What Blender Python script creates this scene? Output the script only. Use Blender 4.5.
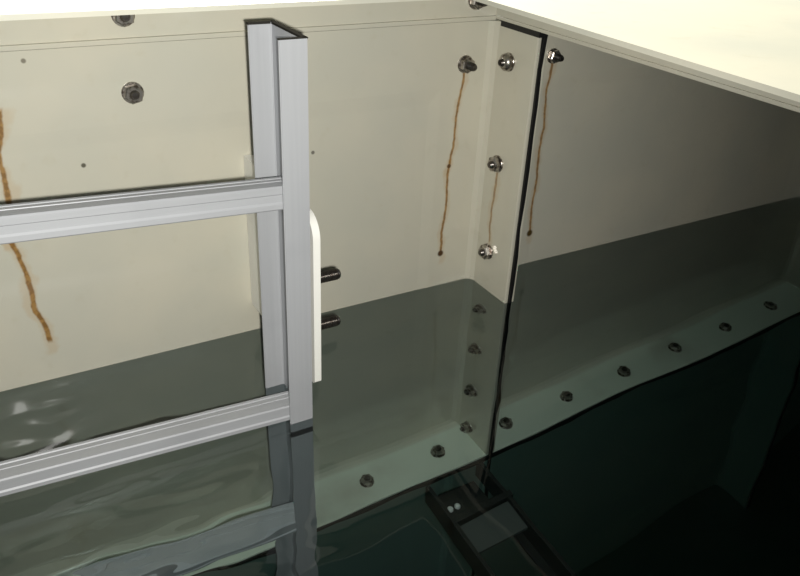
import bpy, bmesh, math, random
from mathutils import Vector, Matrix
random.seed(7)
S = bpy.context.scene
COL = S.collection
for o in list(bpy.data.objects): bpy.data.objects.remove(o)

K = 4.0    # scene units per metre (unit scale 0.25): small scenes starve the refractive light solver
S.unit_settings.system = 'METRIC'; S.unit_settings.scale_length = 1.0 / K
# ------------------------------------------------------------------ camera
cam_d = bpy.data.cameras.new('camera'); cam = bpy.data.objects.new('camera', cam_d); COL.objects.link(cam)
S.camera = cam
cam_d.sensor_width = 36.0; cam_d.lens = 773.0 / 800.0 * 36.0; cam_d.clip_start = 0.01
# image right, image down, view direction (world axes: X along the wall, Y into the wall, Z up)
RIGHT = Vector((0.86704454, -0.49626918, 0.04416648))
DOWN = Vector((-0.2091837, -0.44305324, -0.87174882))
FWD = Vector((0.45219017, 0.74660614, -0.48795831))
m = Matrix((RIGHT, -DOWN, -FWD)).transposed().to_4x4()
m.translation = Vector((0, -1.0, 0)) * K
cam.matrix_world = m

# ------------------------------------------------------------------ light
w = bpy.data.worlds.new('world'); S.world = w; w.use_nodes = True
w.node_tree.nodes['Background'].inputs[0].default_value = (0.80, 0.88, 0.92, 1)
w.node_tree.nodes['Background'].inputs[1].default_value = 0.09
def lamp(name, kind, loc, target, energy, **kw):
    d = bpy.data.lights.new(name, kind); d.energy = energy * K * K
    for k, v in kw.items(): setattr(d, k, v)
    o = bpy.data.objects.new(name, d); COL.objects.link(o); o.location = Vector(loc) * K
    o.rotation_euler = (Vector(target) - Vector(loc)).to_track_quat('-Z', 'Y').to_euler()
    return o
flash = lamp('phone_flash', 'SPOT', (0.022, -1.0, -0.022), (0.31, 0.0, -0.43), 40.0,
             spot_size=math.radians(106), spot_blend=1.0, shadow_soft_size=0.008 * K, color=(1.0, 0.985, 0.93))
roof_lamp = lamp('added_roof_light', 'AREA', (1.6, 3.6, 1.7), (0.6, 0.0, -0.1), 620.0, shape='DISK', size=0.6 * K, color=(1.0, 0.98, 0.88))  # unseen lamp added to brighten the roof sheet
flash.data.cycles.is_caustics_light = True
S.view_settings.view_transform = 'Standard'; S.view_settings.look = 'None'
S.view_settings.exposure = 0.0; S.view_settings.gamma = 1.0; S.view_settings.use_curve_mapping = False
S.cycles.use_denoising = True
S.cycles.max_bounces = 10; S.cycles.transmission_bounces = 8; S.cycles.transparent_max_bounces = 8
S.cycles.sample_clamp_indirect = 4.0

# ------------------------------------------------------------------ materials
def mat(name, col=(.5, .5, .5), rough=.5, metal=0., spec=.5):
    m = bpy.data.materials.new(name); m.use_nodes = True
    b = m.node_tree.nodes['Principled BSDF']
    b.inputs['Base Color'].default_value = (*col, 1); b.inputs['Roughness'].default_value = rough
    b.inputs['Metallic'].default_value = metal; b.inputs['Specular IOR Level'].default_value = spec
    return m, m.node_tree, b
def nd(t, kind, **kw):
    n = t.nodes.new(kind)
    for k, v in kw.items(): setattr(n, k, v)
    return n
def mth(t, op, a, b=None, c=None):
    n = nd(t, 'ShaderNodeMath', operation=op)
    for i, v in enumerate((a, b, c)):
        if v is None: continue
        if isinstance(v, (int, float)): n.inputs[i].default_value = v
        else: t.links.new(v, n.inputs[i])
    return n.outputs[0]
def mixc(t, f, a, b):
    n = nd(t, 'ShaderNodeMix', data_type='RGBA')
    if isinstance(f, (int, float)): n.inputs[0].default_value = f
    else: t.links.new(f, n.inputs[0])
    for i, v in ((6, a), (7, b)):
        if isinstance(v, tuple): n.inputs[i].default_value = (*v, 1)
        else: t.links.new(v, n.inputs[i])
    return n.outputs[2]
def noise(t, vec, scale, detail=3., rough=.5):
    n = nd(t, 'ShaderNodeTexNoise'); n.inputs['Scale'].default_value = scale
    n.inputs['Detail'].default_value = detail; n.inputs['Roughness'].default_value = rough
    t.links.new(vec, n.inputs['Vector']); return n.outputs['Fac']
def smooth(t, v, e0, e1):
    n = nd(t, 'ShaderNodeMapRange', interpolation_type='SMOOTHSTEP')
    t.links.new(v, n.inputs[0]); n.inputs[1].default_value = e0; n.inputs[2].default_value = e1
    return n.outputs[0]
def streak(t, u, z, wig, u0, u1, z0, z1, width, ph):
    """mask of a rust run from (u0,z0) down to (u1,z1)"""
    k = (u1 - u0) / (z1 - z0)
    cx = mth(t, 'MULTIPLY_ADD', z, k, u0 - k * z0)
    cx = mth(t, 'ADD', cx, mth(t, 'MULTIPLY', mth(t, 'SINE', mth(t, 'MULTIPLY_ADD', z, 61., ph)), width * .45))
    cx = mth(t, 'ADD', cx, mth(t, 'MULTIPLY_ADD', wig, width * 2.4, -width * 1.2))
    d = mth(t, 'ABSOLUTE', mth(t, 'SUBTRACT', u, cx))
    a = smooth(t, d, width, width * .35)
    zz = mth(t, 'MULTIPLY', smooth(t, z, z0 + .004, z0 - .004), smooth(t, z, z1 - .004, z1 + .004))
    return mth(t, 'MULTIPLY', a, zz)
def grp(name, base, streaks=(), dots=(), rough=.11, ledge_light=False):
    """gel-coated glass fibre panel; streaks/stains/dots are rust runs and specks with a shape of their own"""
    m, t, b = mat(name, base, rough)
    tc = nd(t, 'ShaderNodeTexCoord'); sx = nd(t, 'ShaderNodeSeparateXYZ'); t.links.new(tc.outputs['Object'], sx.inputs[0])
    X, Y, Z = sx.outputs
    n1 = noise(t, tc.outputs['Object'], 5., 4.); n2 = noise(t, tc.outputs['Object'], 38., 3.)
    c = mixc(t, smooth(t, n1, .3, .7), tuple(v * .94 for v in base), tuple(min(1, v * f) for v, f in zip(base, (1.05, 1.02, .99))))
    c = mixc(t, mth(t, 'MULTIPLY', smooth(t, n2, .58, .8), .25), c, (base[0] * .85, base[1] * .8, base[2] * .7))
    tone = noise(t, tc.outputs['Object'], 120., 2.)
    for (ax, u0, u1, z0, z1, wd, ph, st) in streaks:
        U = X if ax == 'x' else Y
        halo = streak(t, U, Z, n2, u0, u1, z0, z1 - .02, wd * 2.6, ph)
        core = streak(t, U, Z, n2, u0, u1, z0, z1, wd, ph)
        c = mixc(t, mth(t, 'MULTIPLY', halo, .28 * st), c, (.52, .33, .13))
        rc = mixc(t, smooth(t, tone, .4, .62), (.23, .115, .028), (.36, .20, .06))
        c = mixc(t, mth(t, 'MULTIPLY', core, st), c, rc)
    for (ax, u0, z0, r, col) in dots:
        U = X if ax == 'x' else Y
        du = mth(t, 'SUBTRACT', U, u0); dz = mth(t, 'SUBTRACT', Z, z0)
        d = mth(t, 'SQRT', mth(t, 'ADD', mth(t, 'MULTIPLY', du, du), mth(t, 'MULTIPLY', dz, dz)))
        c = mixc(t, smooth(t, d, r * 1.25, r * .6), c, col)
    if ledge_light:   # brightness painted into the colour along the ledge of the bottom flange
        on = mth(t, 'MULTIPLY', smooth(t, Z, LEDGE_Z + .014, LEDGE_Z + .009), smooth(t, Y, -.008, -.020))
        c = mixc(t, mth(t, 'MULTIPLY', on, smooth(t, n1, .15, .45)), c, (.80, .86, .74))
    t.links.new(c, b.inputs['Base Color'])
    bp = nd(t, 'ShaderNodeBump'); bp.inputs['Strength'].default_value = .05; bp.inputs['Distance'].default_value = .01
    t.links.new(n2, bp.inputs['Height']); t.links.new(bp.outputs[0], b.inputs['Normal'])
    return m
LEDGE_Z = -1.247
CREAM = (.615, .60, .505)
M = {}
M['grp_left'] = grp('gelcoat_cream_rusted', CREAM, ledge_light=True,
    streaks=[('x', .044, .0285, -.28, -.44, .0048, 0., .9), ('x', .0285, .047, -.432, -.605, .0048, 0., .95), ('x', .702, .689, -.285, -.44, .0032, 1.3, .9), ('x', .689, .6845, -.432, -.603, .0032, 1.3, .9),
             ('y', -.0445, -.0425, -.445, -.575, .0034, 2., .7)],
    dots=[('x', .6845, -.603, .006, (.08, .04, .015)), ('x', .688, -.443, .004, (.12, .06, .02)), ('x', .128, -.361, .0032, (.14, .13, .10)),
          ('x', .0815, -.2265, .0030, (.25, .23, .18)), ('x', .445, -.387, .003, (.2, .19, .16))])
M['grp_right'] = grp('gelcoat_cream_streaked', CREAM, ledge_light=True,
    streaks=[('x', .877, .8815, -.285, -.605, .0036, .6, .85)], dots=[('x', .882, -.603, .007, (.09, .06, .02))])
M['grp'] = grp('gelcoat_cream', CREAM)
M['grp_low'] = grp('gelcoat_dark_green', (.16, .26, .23), rough=.5)
M['roof'] = grp('roof_gelcoat_pale_cream', (.80, .79, .67), rough=.45)
M['gasket'], t, b = mat('black_rubber', (.008, .008, .008), .55)
M['bracket'], t, b = mat('white_bracket_plastic', (.90, .89, .83), .4)
def alum(name, axis):
    m, t, b = mat(name, (.60, .61, .64), .52, .15)
    tc = nd(t, 'ShaderNodeTexCoord'); mp = nd(t, 'ShaderNodeMapping')
    mp.inputs['Scale'].default_value = {'z': (260, 260, 4), 'x': (4, 260, 260)}[axis]
    t.links.new(tc.outputs['Object'], mp.inputs[0])
    n = noise(t, mp.outputs[0], 1., 2.); n2 = noise(t, tc.outputs['Object'], 9., 3.)
    c = mixc(t, n, (.42, .43, .45), (.47, .48, .50)); c = mixc(t, mth(t, 'MULTIPLY', smooth(t, n2, .5, .75), .3), c, (.34, .35, .375))
    t.links.new(c, b.inputs['Base Color'])
    bp = nd(t, 'ShaderNodeBump'); bp.inputs['Strength'].default_value = .08; bp.inputs['Distance'].default_value = .002
    t.links.new(n, bp.inputs['Height']); t.links.new(bp.outputs[0], b.inputs['Normal'])
    return m
M['alu_z'] = alum('aluminium_stile', 'z'); M['alu_x'] = alum('aluminium_rung', 'x')
def steel(name, col, rusty):
    m, t, b = mat(name, col, .28, .9)
    tc = nd(t, 'ShaderNodeTexCoord'); n = noise(t, tc.outputs['Object'], 140., 3.)
    t.links.new(mixc(t, mth(t, 'MULTIPLY', smooth(t, n, .45, .65), rusty), col, (.05, .025, .012)), b.inputs['Base Color'])
    return m
M['steel'] = steel('dull_steel', (.46, .43, .39), .75)
M['stud'] = steel('threaded_steel', (.16, .15, .14), .4)
M['bolt_glint'] = mat('bolt_glint_white', (.92, .92, .90), .3)[0]  # glints of the brace bolts, put in as plain white colour
M['shade_strip'], t, b = mat('shade_strip_dark', (.03, .028, .024), 1., 0., 0.)  # near-black colour standing for shade on the stile tops
M['dark_steel'], t, b = mat('dark_painted_steel', (.018, .022, .021), .45)
M['grey_steel'], t, b = mat('grey_painted_steel', (.10, .115, .11), .5)

# water
wm = bpy.data.materials.new('water'); wm.use_nodes = True; t = wm.node_tree; t.nodes.clear()
out = nd(t, 'ShaderNodeOutputMaterial'); g = nd(t, 'ShaderNodeBsdfPrincipled')
g.inputs['Base Color'].default_value = (.83, .885, .91, 1); g.inputs['Roughness'].default_value = 0.0
g.inputs['IOR'].default_value = 1.33; g.inputs['Transmission Weight'].default_value = 1.0
t.links.new(g.outputs[0], out.inputs[0])
tc = nd(t, 'ShaderNodeTexCoord'); mp = nd(t, 'ShaderNodeMapping'); mp.inputs['Scale'].default_value = (3.2, 7.5, 1); mp.inputs['Rotation'].default_value = (0, 0, .25)
t.links.new(tc.outputs['Object'], mp.inputs[0])
n1 = noise(t, mp.outputs[0], 1.0, 1.0, .45)
mp2 = nd(t, 'ShaderNodeMapping'); mp2.inputs['Scale'].default_value = (9., 19., 1); mp2.inputs['Rotation'].default_value = (0, 0, .2)
t.links.new(tc.outputs['Object'], mp2.inputs[0]); n2 = noise(t, mp2.outputs[0], 1.0, 1.0, .5)
sx = nd(t, 'ShaderNodeSeparateXYZ'); t.links.new(tc.outputs['Object'], sx.inputs[0])
amp = smooth(t, sx.outputs[0], .36, .04)                                     # livelier round the ladder
hgt = mth(t, 'ADD', mth(t, 'MULTIPLY', n1, mth(t, 'MULTIPLY_ADD', amp, .35, .30)), mth(t, 'MULTIPLY', n2, mth(t, 'MULTIPLY', amp, .68)))
bp = nd(t, 'ShaderNodeBump'); bp.inputs['Strength'].default_value = 1.0; bp.inputs['Distance'].default_value = .012 * K
t.links.new(hgt, bp.inputs['Height']); t.links.new(bp.outputs[0], g.inputs['Normal'])
va = nd(t, 'ShaderNodeVolumeAbsorption'); va.inputs['Color'].default_value = (.50, .80, .72, 1); va.inputs['Density'].default_value = .32 / K
t.links.new(va.outputs[0], out.inputs['Volume'])
M['water'] = wm

# ------------------------------------------------------------------ helpers
RECEIVERS = []
def link(name, me, material, parent=None):
    o = bpy.data.objects.new(name, me); COL.objects.link(o)
    if material and not me.materials: me.materials.append(M[material])
    if parent: o.parent = parent
    RECEIVERS.append(o)
    return o
def empty(name, loc=(0, 0, 0)):
    o = bpy.data.objects.new(name, None); COL.objects.link(o); o.location = loc; return o
def tag(o, label, cat, group=None):
    o['label'] = label; o['category'] = cat
    if group: o['group'] = group
def structure(o): o['kind'] = 'structure'
def box(bm, x0, x1, y0, y1, z0, z1, bev=0.0, seg=2):
    vs = [bm.verts.new((x, y, z)) for x in (x0, x1) for y in (y0, y1) for z in (z0, z1)]
    fs = [bm.faces.new([vs[i] for i in q]) for q in ((0, 1, 3, 2), (4, 6, 7, 5), (0, 4, 5, 1), (2, 3, 7, 6), (0, 2, 6, 4), (1, 5, 7, 3))]
    if bev:
        es = list({e for f in fs for e in f.edges})
        bmesh.ops.bevel(bm, geom=es, offset=bev, segments=seg, profile=.6, affect='EDGES')
def prism(bm, pts, axis, a0, a1):
    """extrude a closed 2D outline along an axis: x -> (y,z), y -> (x,z), z -> (x,y)"""
    def P(p, a): return {'x': (a, p[0], p[1]), 'y': (p[0], a, p[1]), 'z': (p[0], p[1], a)}[axis]
    A = [bm.verts.new(P(p, a0)) for p in pts]; B = [bm.verts.new(P(p, a1)) for p in pts]
    n = len(pts)
    fs = [bm.faces.new((A[i], A[(i + 1) % n], B[(i + 1) % n], B[i])) for i in range(n)]
    fs += [bm.faces.new(A[::-1]), bm.faces.new(B)]
    return fs
def done(bm, name, material, parent=None, smooth_deg=None):
    bmesh.ops.recalc_face_normals(bm, faces=bm.faces)
    me = bpy.data.meshes.new(name); bm.to_mesh(me); bm.free()
    if smooth_deg:
        for p in me.polygons: p.use_smooth = True
        me.set_sharp_from_angle(angle=math.radians(smooth_deg))
    return link(name, me, material, parent)
def boxobj(name, dims, material, parent=None, bev=0.0):
    bm = bmesh.new(); box(bm, *dims, bev=bev); return done(bm, name, material, parent)

# ------------------------------------------------------------------ the tank shell
XJ = .7635                     # vertical joint between the panels
ZT, ZH, ZF = -.215, -1.247, -2.28   # top of the panels, horizontal joint, floor
FD = .106                      # how far the flanges stand into the tank
WATER = -.666
XL, XR, YF = -1.237, 2.763, -3.0
wall_back = empty('wall_back'); structure(wall_back)

def panel(x0, x1, z0, z1, material, fl, fr, fb, ft):
    """one moulded panel: plate with a shallow recessed field and flanges standing into the tank on the given sides"""
    bm = bmesh.new()
    T = .007
    def ring(mx, y): return [bm.verts.new(p) for p in ((x0 + mx, y, z0 + mx), (x1 - mx, y, z0 + mx), (x1 - mx, y, z1 - mx), (x0 + mx, y, z1 - mx))]
    b_ = ring(0, .02); r0 = ring(0, 0); r1 = ring(.098, 0); r2 = ring(.120, .0012)
    for a, c in ((b_, r0), (r0, r1), (r1, r2)):
        for i in range(4): bm.faces.new((a[i], a[(i + 1) % 4], c[(i + 1) % 4], c[i]))
    bm.faces.new(r2); bm.faces.new(b_[::-1])
    C = .014
    if fr:
        box(bm, x1 - T, x1, -FD, .005, z0, z1, .002); prism(bm, [(x1 - T - C, .001), (x1 - T - C * .3, -C * .3), (x1 - T + .001, -C), (x1 - T + .001, .001)], 'z', z0, z1)
    if fl:
        box(bm, x0, x0 + T, -FD, .005, z0, z1, .002); prism(bm, [(x0 + T + C, .001), (x0 + T + C * .3, -C * .3), (x0 + T - .001, -C), (x0 + T - .001, .001)], 'z', z0, z1)
    if fb:
        box(bm, x0, x1, -FD, .005, z0, z0 + T, .002); prism(bm, [(.001, z0 + T + C), (-C * .3, z0 + T + C * .3), (-C, z0 + T - .001), (.001, z0 + T - .001)], 'x', x0, x1)
    if ft:
        box(bm, x0, x1, -FD, .005, z1 - T, z1, .002); prism(bm, [(.001, z1 - T - C), (-C * .3, z1 - T - C * .3), (-C, z1 - T + .001), (.001, z1 - T + .001)], 'x', x0, x1)
    return done(bm, 'wall_panel', material, wall_back)
G = .003                       # half thickness of the gasket
panel(-.237 + G, XJ - G, ZH + G, ZT, 'grp_left', 0, 1, 1, 0)
panel(XJ + G, 1.763 - G, ZH + G, ZT, 'grp_right', 1, 1, 1, 0)
panel(-.237 + G, XJ - G, ZF, ZH - G, 'grp_low', 0, 1, 0, 1)
panel(XJ + G, 1.763 - G, ZF, ZH - G, 'grp_low', 1, 1, 0, 1)
panel(XL, -.237 - G, ZH + G, ZT, 'grp', 0, 0, 1, 0)
panel(1.763 + G, XR, ZH + G, ZT, 'grp', 1, 0, 1, 0)
panel(XL, -.237 - G, ZF, ZH - G, 'grp_low', 0, 0, 0, 1)
panel(1.763 + G, XR, ZF, ZH - G, 'grp_low', 1, 0, 0, 1)
FX0 = XJ - G - .007            # left face of the vertical flange
# rubber gaskets squeezed out a little between the flanges, slightly wavy along their length
def gasket(p, axis, a0, a1, n=40, extra=.003, th=1.0):
    bm = bmesh.new(); prev = None
    for i in range(n + 1):
        a = a0 + (a1 - a0) * i / n
        q = p + .0011 * math.sin(a * 31 + 1.7) + .0008 * math.sin(a * 77)
        d = -FD - extra - .0009 * math.sin(a * 53)
        g = G * th * (1 + .16 * math.sin(a * 41 + .6))
        if axis == 'z': r = [(q - g, d, a), (q + g, d, a), (p + G, .01, a), (p - G, .01, a)]
        else: r = [(a, d, q - g), (a, d, q + g), (a, .01, p + G), (a, .01, p - G)]
        r = [bm.verts.new(v) for v in r]
        if prev:
            for k in range(4): bm.faces.new((prev[k], prev[(k + 1) % 4], r[(k + 1) % 4], r[k]))
        else: bm.faces.new(r)
        prev = r
    bm.faces.new(prev[::-1])
    o = done(bm, 'gasket', 'gasket', wall_back, 40); o['label'] = 'black rubber gasket between the panel flanges'
    return o
gasket(XJ, 'z', ZF, ZT)
gasket(1.763, 'z', ZF, ZT)
gasket(ZH, 'x', XL, XR, 120, .003, 2.0)
# gasket between the top of the vertical flange and the roof frame
boxobj('gasket', (FX0 - .0015, XJ + .003, -FD - .003, -.016, ZT - .0055, ZT + .0025), 'gasket', wall_back)

# bolts: dome-faced nut with washer and a thread end, axis along +Z of the local mesh
def hexa(bm, r, h0, h1, cham=.0015):
    rings = []
    for (z, rr) in ((h0, r), (h1 - cham, r), (h1, r * .86)):
        rings.append([bm.verts.new((rr * math.cos(i * math.pi / 3), rr * math.sin(i * math.pi / 3), z)) for i in range(6)])
    for a, c in zip(rings, rings[1:]):
        for i in range(6): bm.faces.new((a[i], a[(i + 1) % 6], c[(i + 1) % 6], c[i]))
    bm.faces.new(rings[0][::-1]); bm.faces.new(rings[-1])
def lathe(bm, prof, n=16):
    rings = [[bm.verts.new((r * math.cos(2 * math.pi * i / n), r * math.sin(2 * math.pi * i / n), z)) for i in range(n)] for r, z in prof]
    for a, c in zip(rings, rings[1:]):
        for i in range(n): bm.faces.new((a[i], a[(i + 1) % n], c[(i + 1) % n], c[i]))
    bm.faces.new(rings[0][::-1]); bm.faces.new(rings[-1])
def mesh_of(fn, name, material, sm=35):
    bm = bmesh.new(); fn(bm); bmesh.ops.recalc_face_normals(bm, faces=bm.faces)
    me = bpy.data.meshes.new(name); bm.to_mesh(me); bm.free(); me.materials.append(M[material])
    for p in me.polygons: p.use_smooth = True
    me.set_sharp_from_angle(angle=math.radians(sm)); return me
def thread(r, z0, z1, pitch=.002):
    prof = [(r * .9, z0)]; z = z0
    while z < z1 - .004:
        prof += [(r, z + pitch * .4), (r * .86, z + pitch)]; z += pitch
    return prof + [(r * .9, z1 - .002), (r * .7, z1)]
WASHER = mesh_of(lambda bm: lathe(bm, [(.0138, 0), (.0138, .0018), (.0132, .0026), (.006, .0026)], 20), 'washer', 'steel')
NUT = mesh_of(lambda bm: hexa(bm, .0125, .0024, .0120), 'nut', 'steel', 20)
STUD_S = mesh_of(lambda bm: lathe(bm, thread(.0062, 0, .017)), 'bolt', 'stud')
STUD_L = mesh_of(lambda bm: lathe(bm, thread(.0062, 0, .027)), 'bolt', 'stud')
DOME = mesh_of(lambda bm: lathe(bm, [(.0128, .0024), (.0130, .005), (.0120, .009), (.0085, .0122), (.004, .0134), (.0005, .0137)], 18), 'bolt_head', 'steel')
def bolt(loc, direction, parent, kind='short', spin=0., scale=1.):
    o = link('bolt', STUD_L if kind == 'long' else STUD_S, None, parent)
    q = Vector(direction).to_track_quat('Z', 'Y').to_matrix().to_4x4() @ Matrix.Rotation(spin, 4, 'Z') @ Matrix.Scale(scale, 4)
    o.matrix_local = Matrix.Translation(loc) @ q
    link('washer', WASHER, None, o)
    if kind == 'dome': link('bolt_head', DOME, None, o)
    else: link('nut', NUT, None, o)
    return o
FX = XJ - G - .007             # left face of the vertical flange
for i, z in enumerate((-.269, -.433, -.593, -.752, -.911, -1.068, -1.208)):
    bolt((FX, -.0445, z), (-1, 0, 0), wall_back, 'dome' if i == 0 else 'short', random.random() * 2, 1.04)
    bolt((XJ + G + .007, -.0445, z), (1, 0, 0), wall_back, 'short', random.random() * 2)
for x in (.199, .703, .878): bolt((x, 0, -.2745 if x < .5 else -.278), (0, -1, 0), wall_back, 'short' if x < .5 else 'long', random.random() * 2, 1.0 if x < .8 else .9)
bolt((.030, 0, -.272), (0, -1, 0), wall_back)
x = .518 - .159 * 2
while x < 1.74:                # along the horizontal flange
    if abs(x - XJ) > .03: bolt((x, -.058, ZH + G + .007), (0, 0, 1), wall_back, 'short', random.random() * 2, 1.05)
    x += .159

# roof frame above the panels (the band with a fine double line), cover sheet with the access opening
trim = empty('trim_1'); structure(trim)
bm = bmesh.new(); box(bm, XL, XR, -.0, .02, -.2078, -.168); done(bm, 'frame_band', 'grp', trim)
boxobj('bead', (XL, XJ - .012, -.0040, .015, -.2140, -.2080), 'grp', trim, .001)
for x, z in ((.199, -.181), (.713, -.184)): bolt((x, 0, z), (0, -1, 0), trim, 'long' if x > .5 else 'short', .4)
trim2 = empty('trim_2'); structure(trim2)
LX = XJ - G - .007
bm = bmesh.new(); box(bm, LX, LX + .03, -1.6, 0, -.2076, -.168, .001); done(bm, 'frame_band', 'grp', trim2)
boxobj('bead', (LX - .0015, LX + .02, -1.6, -.0, -.2125, -.2075), 'grp', trim2, .001)
# cover sheet: a slab with a hole
bm = bmesh.new()
ZR = -.165; TR = .006
outer = [(XL - .1, YF - .1), (XR + .1, YF - .1), (XR + .1, .45), (XL - .1, .45)]
inner = [(-.85, -1.35), (.606, -1.35), (.657, -.058), (-.85, -.056)]
def quad_ring(z): return [bm.verts.new((*p, z)) for p in outer], [bm.verts.new((*p, z)) for p in inner]
(o1, i1), (o0, i0) = quad_ring(ZR), quad_ring(ZR - TR)
for a, c in ((o1, i1), (o0, i0), (o1, o0), (i1, i0)):
    for k in range(4): bm.faces.new((a[k], a[(k + 1) % 4], c[(k + 1) % 4], c[k]))
ceiling = done(bm, 'ceiling', 'roof'); structure(ceiling)

# the other walls and the floor
for nm, d in (('wall_left', (XL - .02, XL, YF, 0, ZF, -.168)), ('wall_right', (XR, XR + .02, YF, 0, ZF, -.168)), ('wall_front', (XL, XR, YF - .02, YF, ZF, -.168))):
    structure(boxobj(nm, d, 'grp'))
structure(boxobj('floor', (XL, XR, YF, 0, ZF - .02, ZF), 'grp_low'))

# ------------------------------------------------------------------ ladder
ladder = empty('ladder', (.1, -.195, ZF))
tag(ladder, 'grey aluminium ladder with channel stiles and ribbed rungs standing in the water', 'ladder')
def lpart(o): o.parent = ladder; o.matrix_parent_inverse = Matrix.Translation(ladder.location).inverted(); return o
YB, YFR, TH = -.149, -.242, .0034
def stile(xi, xo):
    """C channel open towards xi, web at xo"""
    s = 1 if xo > xi else -1; bm = bmesh.new()
    pts = [(xi, YFR), (xo, YFR), (xo, YB), (xi, YB), (xi, YB - TH), (xo - s * TH * 1.4, YB - TH), (xo - s * TH * 1.4, YFR + TH), (xi, YFR + TH)]
    fs = prism(bm, pts, 'z', ZF, -.1685)
    bmesh.ops.bevel(bm, geom=[e for e in bm.edges if abs(e.verts[0].co.z - e.verts[1].co.z) > .1], offset=.0009, segments=2, affect='EDGES')
    return lpart(done(bm, 'stile', 'alu_z', None, 30))
stile(.3005, .3325); stile(-.085, -.117)
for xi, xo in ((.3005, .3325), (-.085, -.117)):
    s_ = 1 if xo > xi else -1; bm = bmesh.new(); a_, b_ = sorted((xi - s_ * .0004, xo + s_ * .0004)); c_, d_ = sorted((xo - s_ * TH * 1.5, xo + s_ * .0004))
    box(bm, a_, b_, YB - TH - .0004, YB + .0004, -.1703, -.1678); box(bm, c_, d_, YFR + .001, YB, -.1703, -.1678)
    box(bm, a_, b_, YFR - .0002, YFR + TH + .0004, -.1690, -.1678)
    lpart(done(bm, 'edge_shade', 'shade_strip'))  # dark strips added to shade the cut ends of the stiles
# rung section in (y,z): top with shallow grooves, front with a rib, origin at the top rear edge
RUNG = [(0, 0), (-.004, 0), (-.005, -.0012), (-.0065, -.0012), (-.0075, 0), (-.014, .0004), (-.0145, -.0004), (-.0165, -.0004), (-.017, .0004), (-.025, .0008),
        (-.0318, .0008), (-.0335, -.0008), (-.0335, -.0068), (-.0322, -.0078), (-.0322, -.0150), (-.0340, -.0168), (-.0340, -.0218), (-.0328, -.0230), (-.002, -.0230), (0, -.0215)]
def rung(zl, zr, y, k=1.):
    bm = bmesh.new(); x0, x1 = -.1125, .328
    prism(bm, RUNG, 'x', x0, x1)
    for v in bm.verts:
        v.co.y += y; v.co.z = v.co.z * k + zr + (zl - zr) * (.30 - v.co.x) / .30
    return lpart(done(bm, 'rung', 'alu_x', None, 30))
rung(-.3165, -.3320, -.200, 1.2); rung(-.6275, -.6420, -.200); rung(-.945, -.966, -.200); rung(-1.26, -1.276, -.200); rung(-1.57, -1.586, -.200)
# white bracket plate from the wall to the stile, rounded at the top front corner, with a foot on the wall
bx0, bx1 = .3385, .3480
zt, zb, yf, r = -.3765, -.6165, -.236, .030
pts = [(0, zt), (0, zb), (yf + .004, zb), (yf, zb + .004)]
pts += [(yf + r - r * math.cos(a), zt - r + r * math.sin(a)) for a in [i * math.pi / 16 for i in range(9)]]
bm = bmesh.new(); prism(bm, pts, 'x', bx0, bx1); box(bm, bx1 - .001, bx1 + .034, -.009, 0, zb, zt, .002)
br = lpart(done(bm, 'bracket', 'bracket', None, 30)); br['label'] = 'white mounting bracket plate'
BSTUD = mesh_of(lambda bm: lathe(bm, thread(.0078, -.02, .0365, .0022), 18), 'bolt', 'stud')
BHEAD = mesh_of(lambda bm: hexa(bm, .0125, -.023, -.0145), 'bolt_head', 'steel', 20)
for y, z in ((-.213, -.4705), (-.213, -.5405)):
    o = link('bolt', BSTUD, None, br)
    o.matrix_local = Matrix.Translation((bx1, y, z)) @ Vector((1, 0, 0)).to_track_quat('Z', 'Y').to_matrix().to_4x4()
bm = None

# ------------------------------------------------------------------ brace under water at the joint
brace = empty('stay_brace', (.66, -.115, ZH - .03))
tag(brace, 'dark steel tie brace running from the wall joint under water', 'brace')
def bpart(o): o.parent = brace; o.matrix_parent_inverse = Matrix.Translation(brace.location).inverted(); return o
zb_ = ZH - .010
for x0 in (.618, .738):
    bm = bmesh.new(); box(bm, x0, x0 + .008, -2.9, -.100 if x0 > .7 else -.112, zb_ - .05, zb_ + .004, .001)
    xa = x0 if x0 < .65 else x0 - .016
    box(bm, xa, xa + .024, -2.9, -.20, zb_ - .052, zb_ - .046)
    bpart(done(bm, 'side_rail', 'dark_steel'))
bpart(boxobj('cross_bar', (.618, .752, -.200, -.186, zb_ - .04, zb_ + .005), 'dark_steel', None, .001))
bpart(boxobj('cover_plate', (.628, .737, -.268, -.203, zb_ - .014, zb_ - .006), 'grey_steel', None, .001))
bpart(boxobj('end_plate', (.640, .725, -.186, -.113, zb_ - .05, zb_ - .044), 'dark_steel', None, .001))
bpart(boxobj('lug', (.624, .660, -.184, -.152, zb_ - .03, zb_ - .0045), 'dark_steel', None, .001))
BM_ = mesh_of(lambda bm: lathe(bm, [(.0055, 0), (.0055, .004), (.004, .0065), (.0005, .0075)], 14), 'bolt', 'bolt_glint')
for x in (.632, .647):
    o = link('bolt', BM_, None, None); o.location = (x, -.170, zb_ - .0045); bpart(o)

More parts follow.
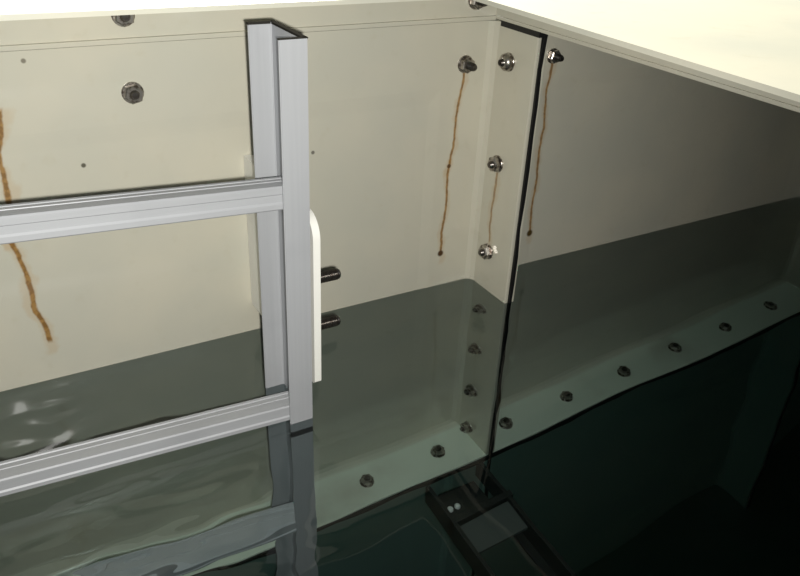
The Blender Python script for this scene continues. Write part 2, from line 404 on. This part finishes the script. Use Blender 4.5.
# ------------------------------------------------------------------ water body
NX, NY = 260, 200
x0, x1, y0, y1 = XL + .002, XR - .002, YF + .002, .008
bm = bmesh.new()
waves = [(random.uniform(-1, 1), random.uniform(.5, 1), random.uniform(9, 24), random.uniform(0, 6.28)) for _ in range(9)]
def wave(x, y):
    h = 0.
    near = .35 + 1.5 * math.exp(-((x - .05) ** 2 / .06 + (y + .28) ** 2 / .03))
    for a, c, k, p in waves:
        n = math.hypot(a * .45, c); h += math.sin((a * .45 * x + c * y) / n * k + p) / k
    return .012 * near * h / 3
# finer grid where the camera looks
xs = [x0 + (x1 - x0) * i / 80 for i in range(81)]; ys = [y0 + (y1 - y0) * i / 60 for i in range(61)]
gv = [[bm.verts.new((x, y, WATER + wave(x, y))) for x in xs] for y in ys]
for j in range(len(ys) - 1):
    for i in range(len(xs) - 1):
        bm.faces.new((gv[j][i], gv[j][i + 1], gv[j + 1][i + 1], gv[j + 1][i])).smooth = True
zbm = ZF + .002
nx, ny = len(xs) - 1, len(ys) - 1
def dupv(v): return bm.verts.new(v.co)
corner = ((x0, y0, zbm), (x1, y0, zbm), (x1, y1, zbm), (x0, y1, zbm))
bm.faces.new([bm.verts.new(corner[i]) for i in (3, 2, 1, 0)])
for i0, i1, row in ((0, 1, [gv[0][i] for i in range(nx, -1, -1)]), (2, 3, [gv[ny][i] for i in range(0, nx + 1)]),
                    (1, 2, [gv[j][nx] for j in range(ny, -1, -1)]), (3, 0, [gv[j][0] for j in range(0, ny + 1)])):
    bm.faces.new([bm.verts.new(corner[i0]), bm.verts.new(corner[i1])] + [dupv(v) for v in row])
me = bpy.data.meshes.new('water'); bm.to_mesh(me); bm.free(); me.materials.append(M['water'])
water = bpy.data.objects.new('water', me); COL.objects.link(water)
tag(water, 'dark still water with faint ripples filling the tank', 'water')
water['kind'] = 'stuff'
water.cycles.is_caustics_caster = True
for o in RECEIVERS: o.cycles.is_caustics_receiver = True

for o in list(COL.objects):
    if o.parent is None and o.type in {'MESH', 'EMPTY'}:
        o.location = o.location * K; o.scale = (K, K, K)
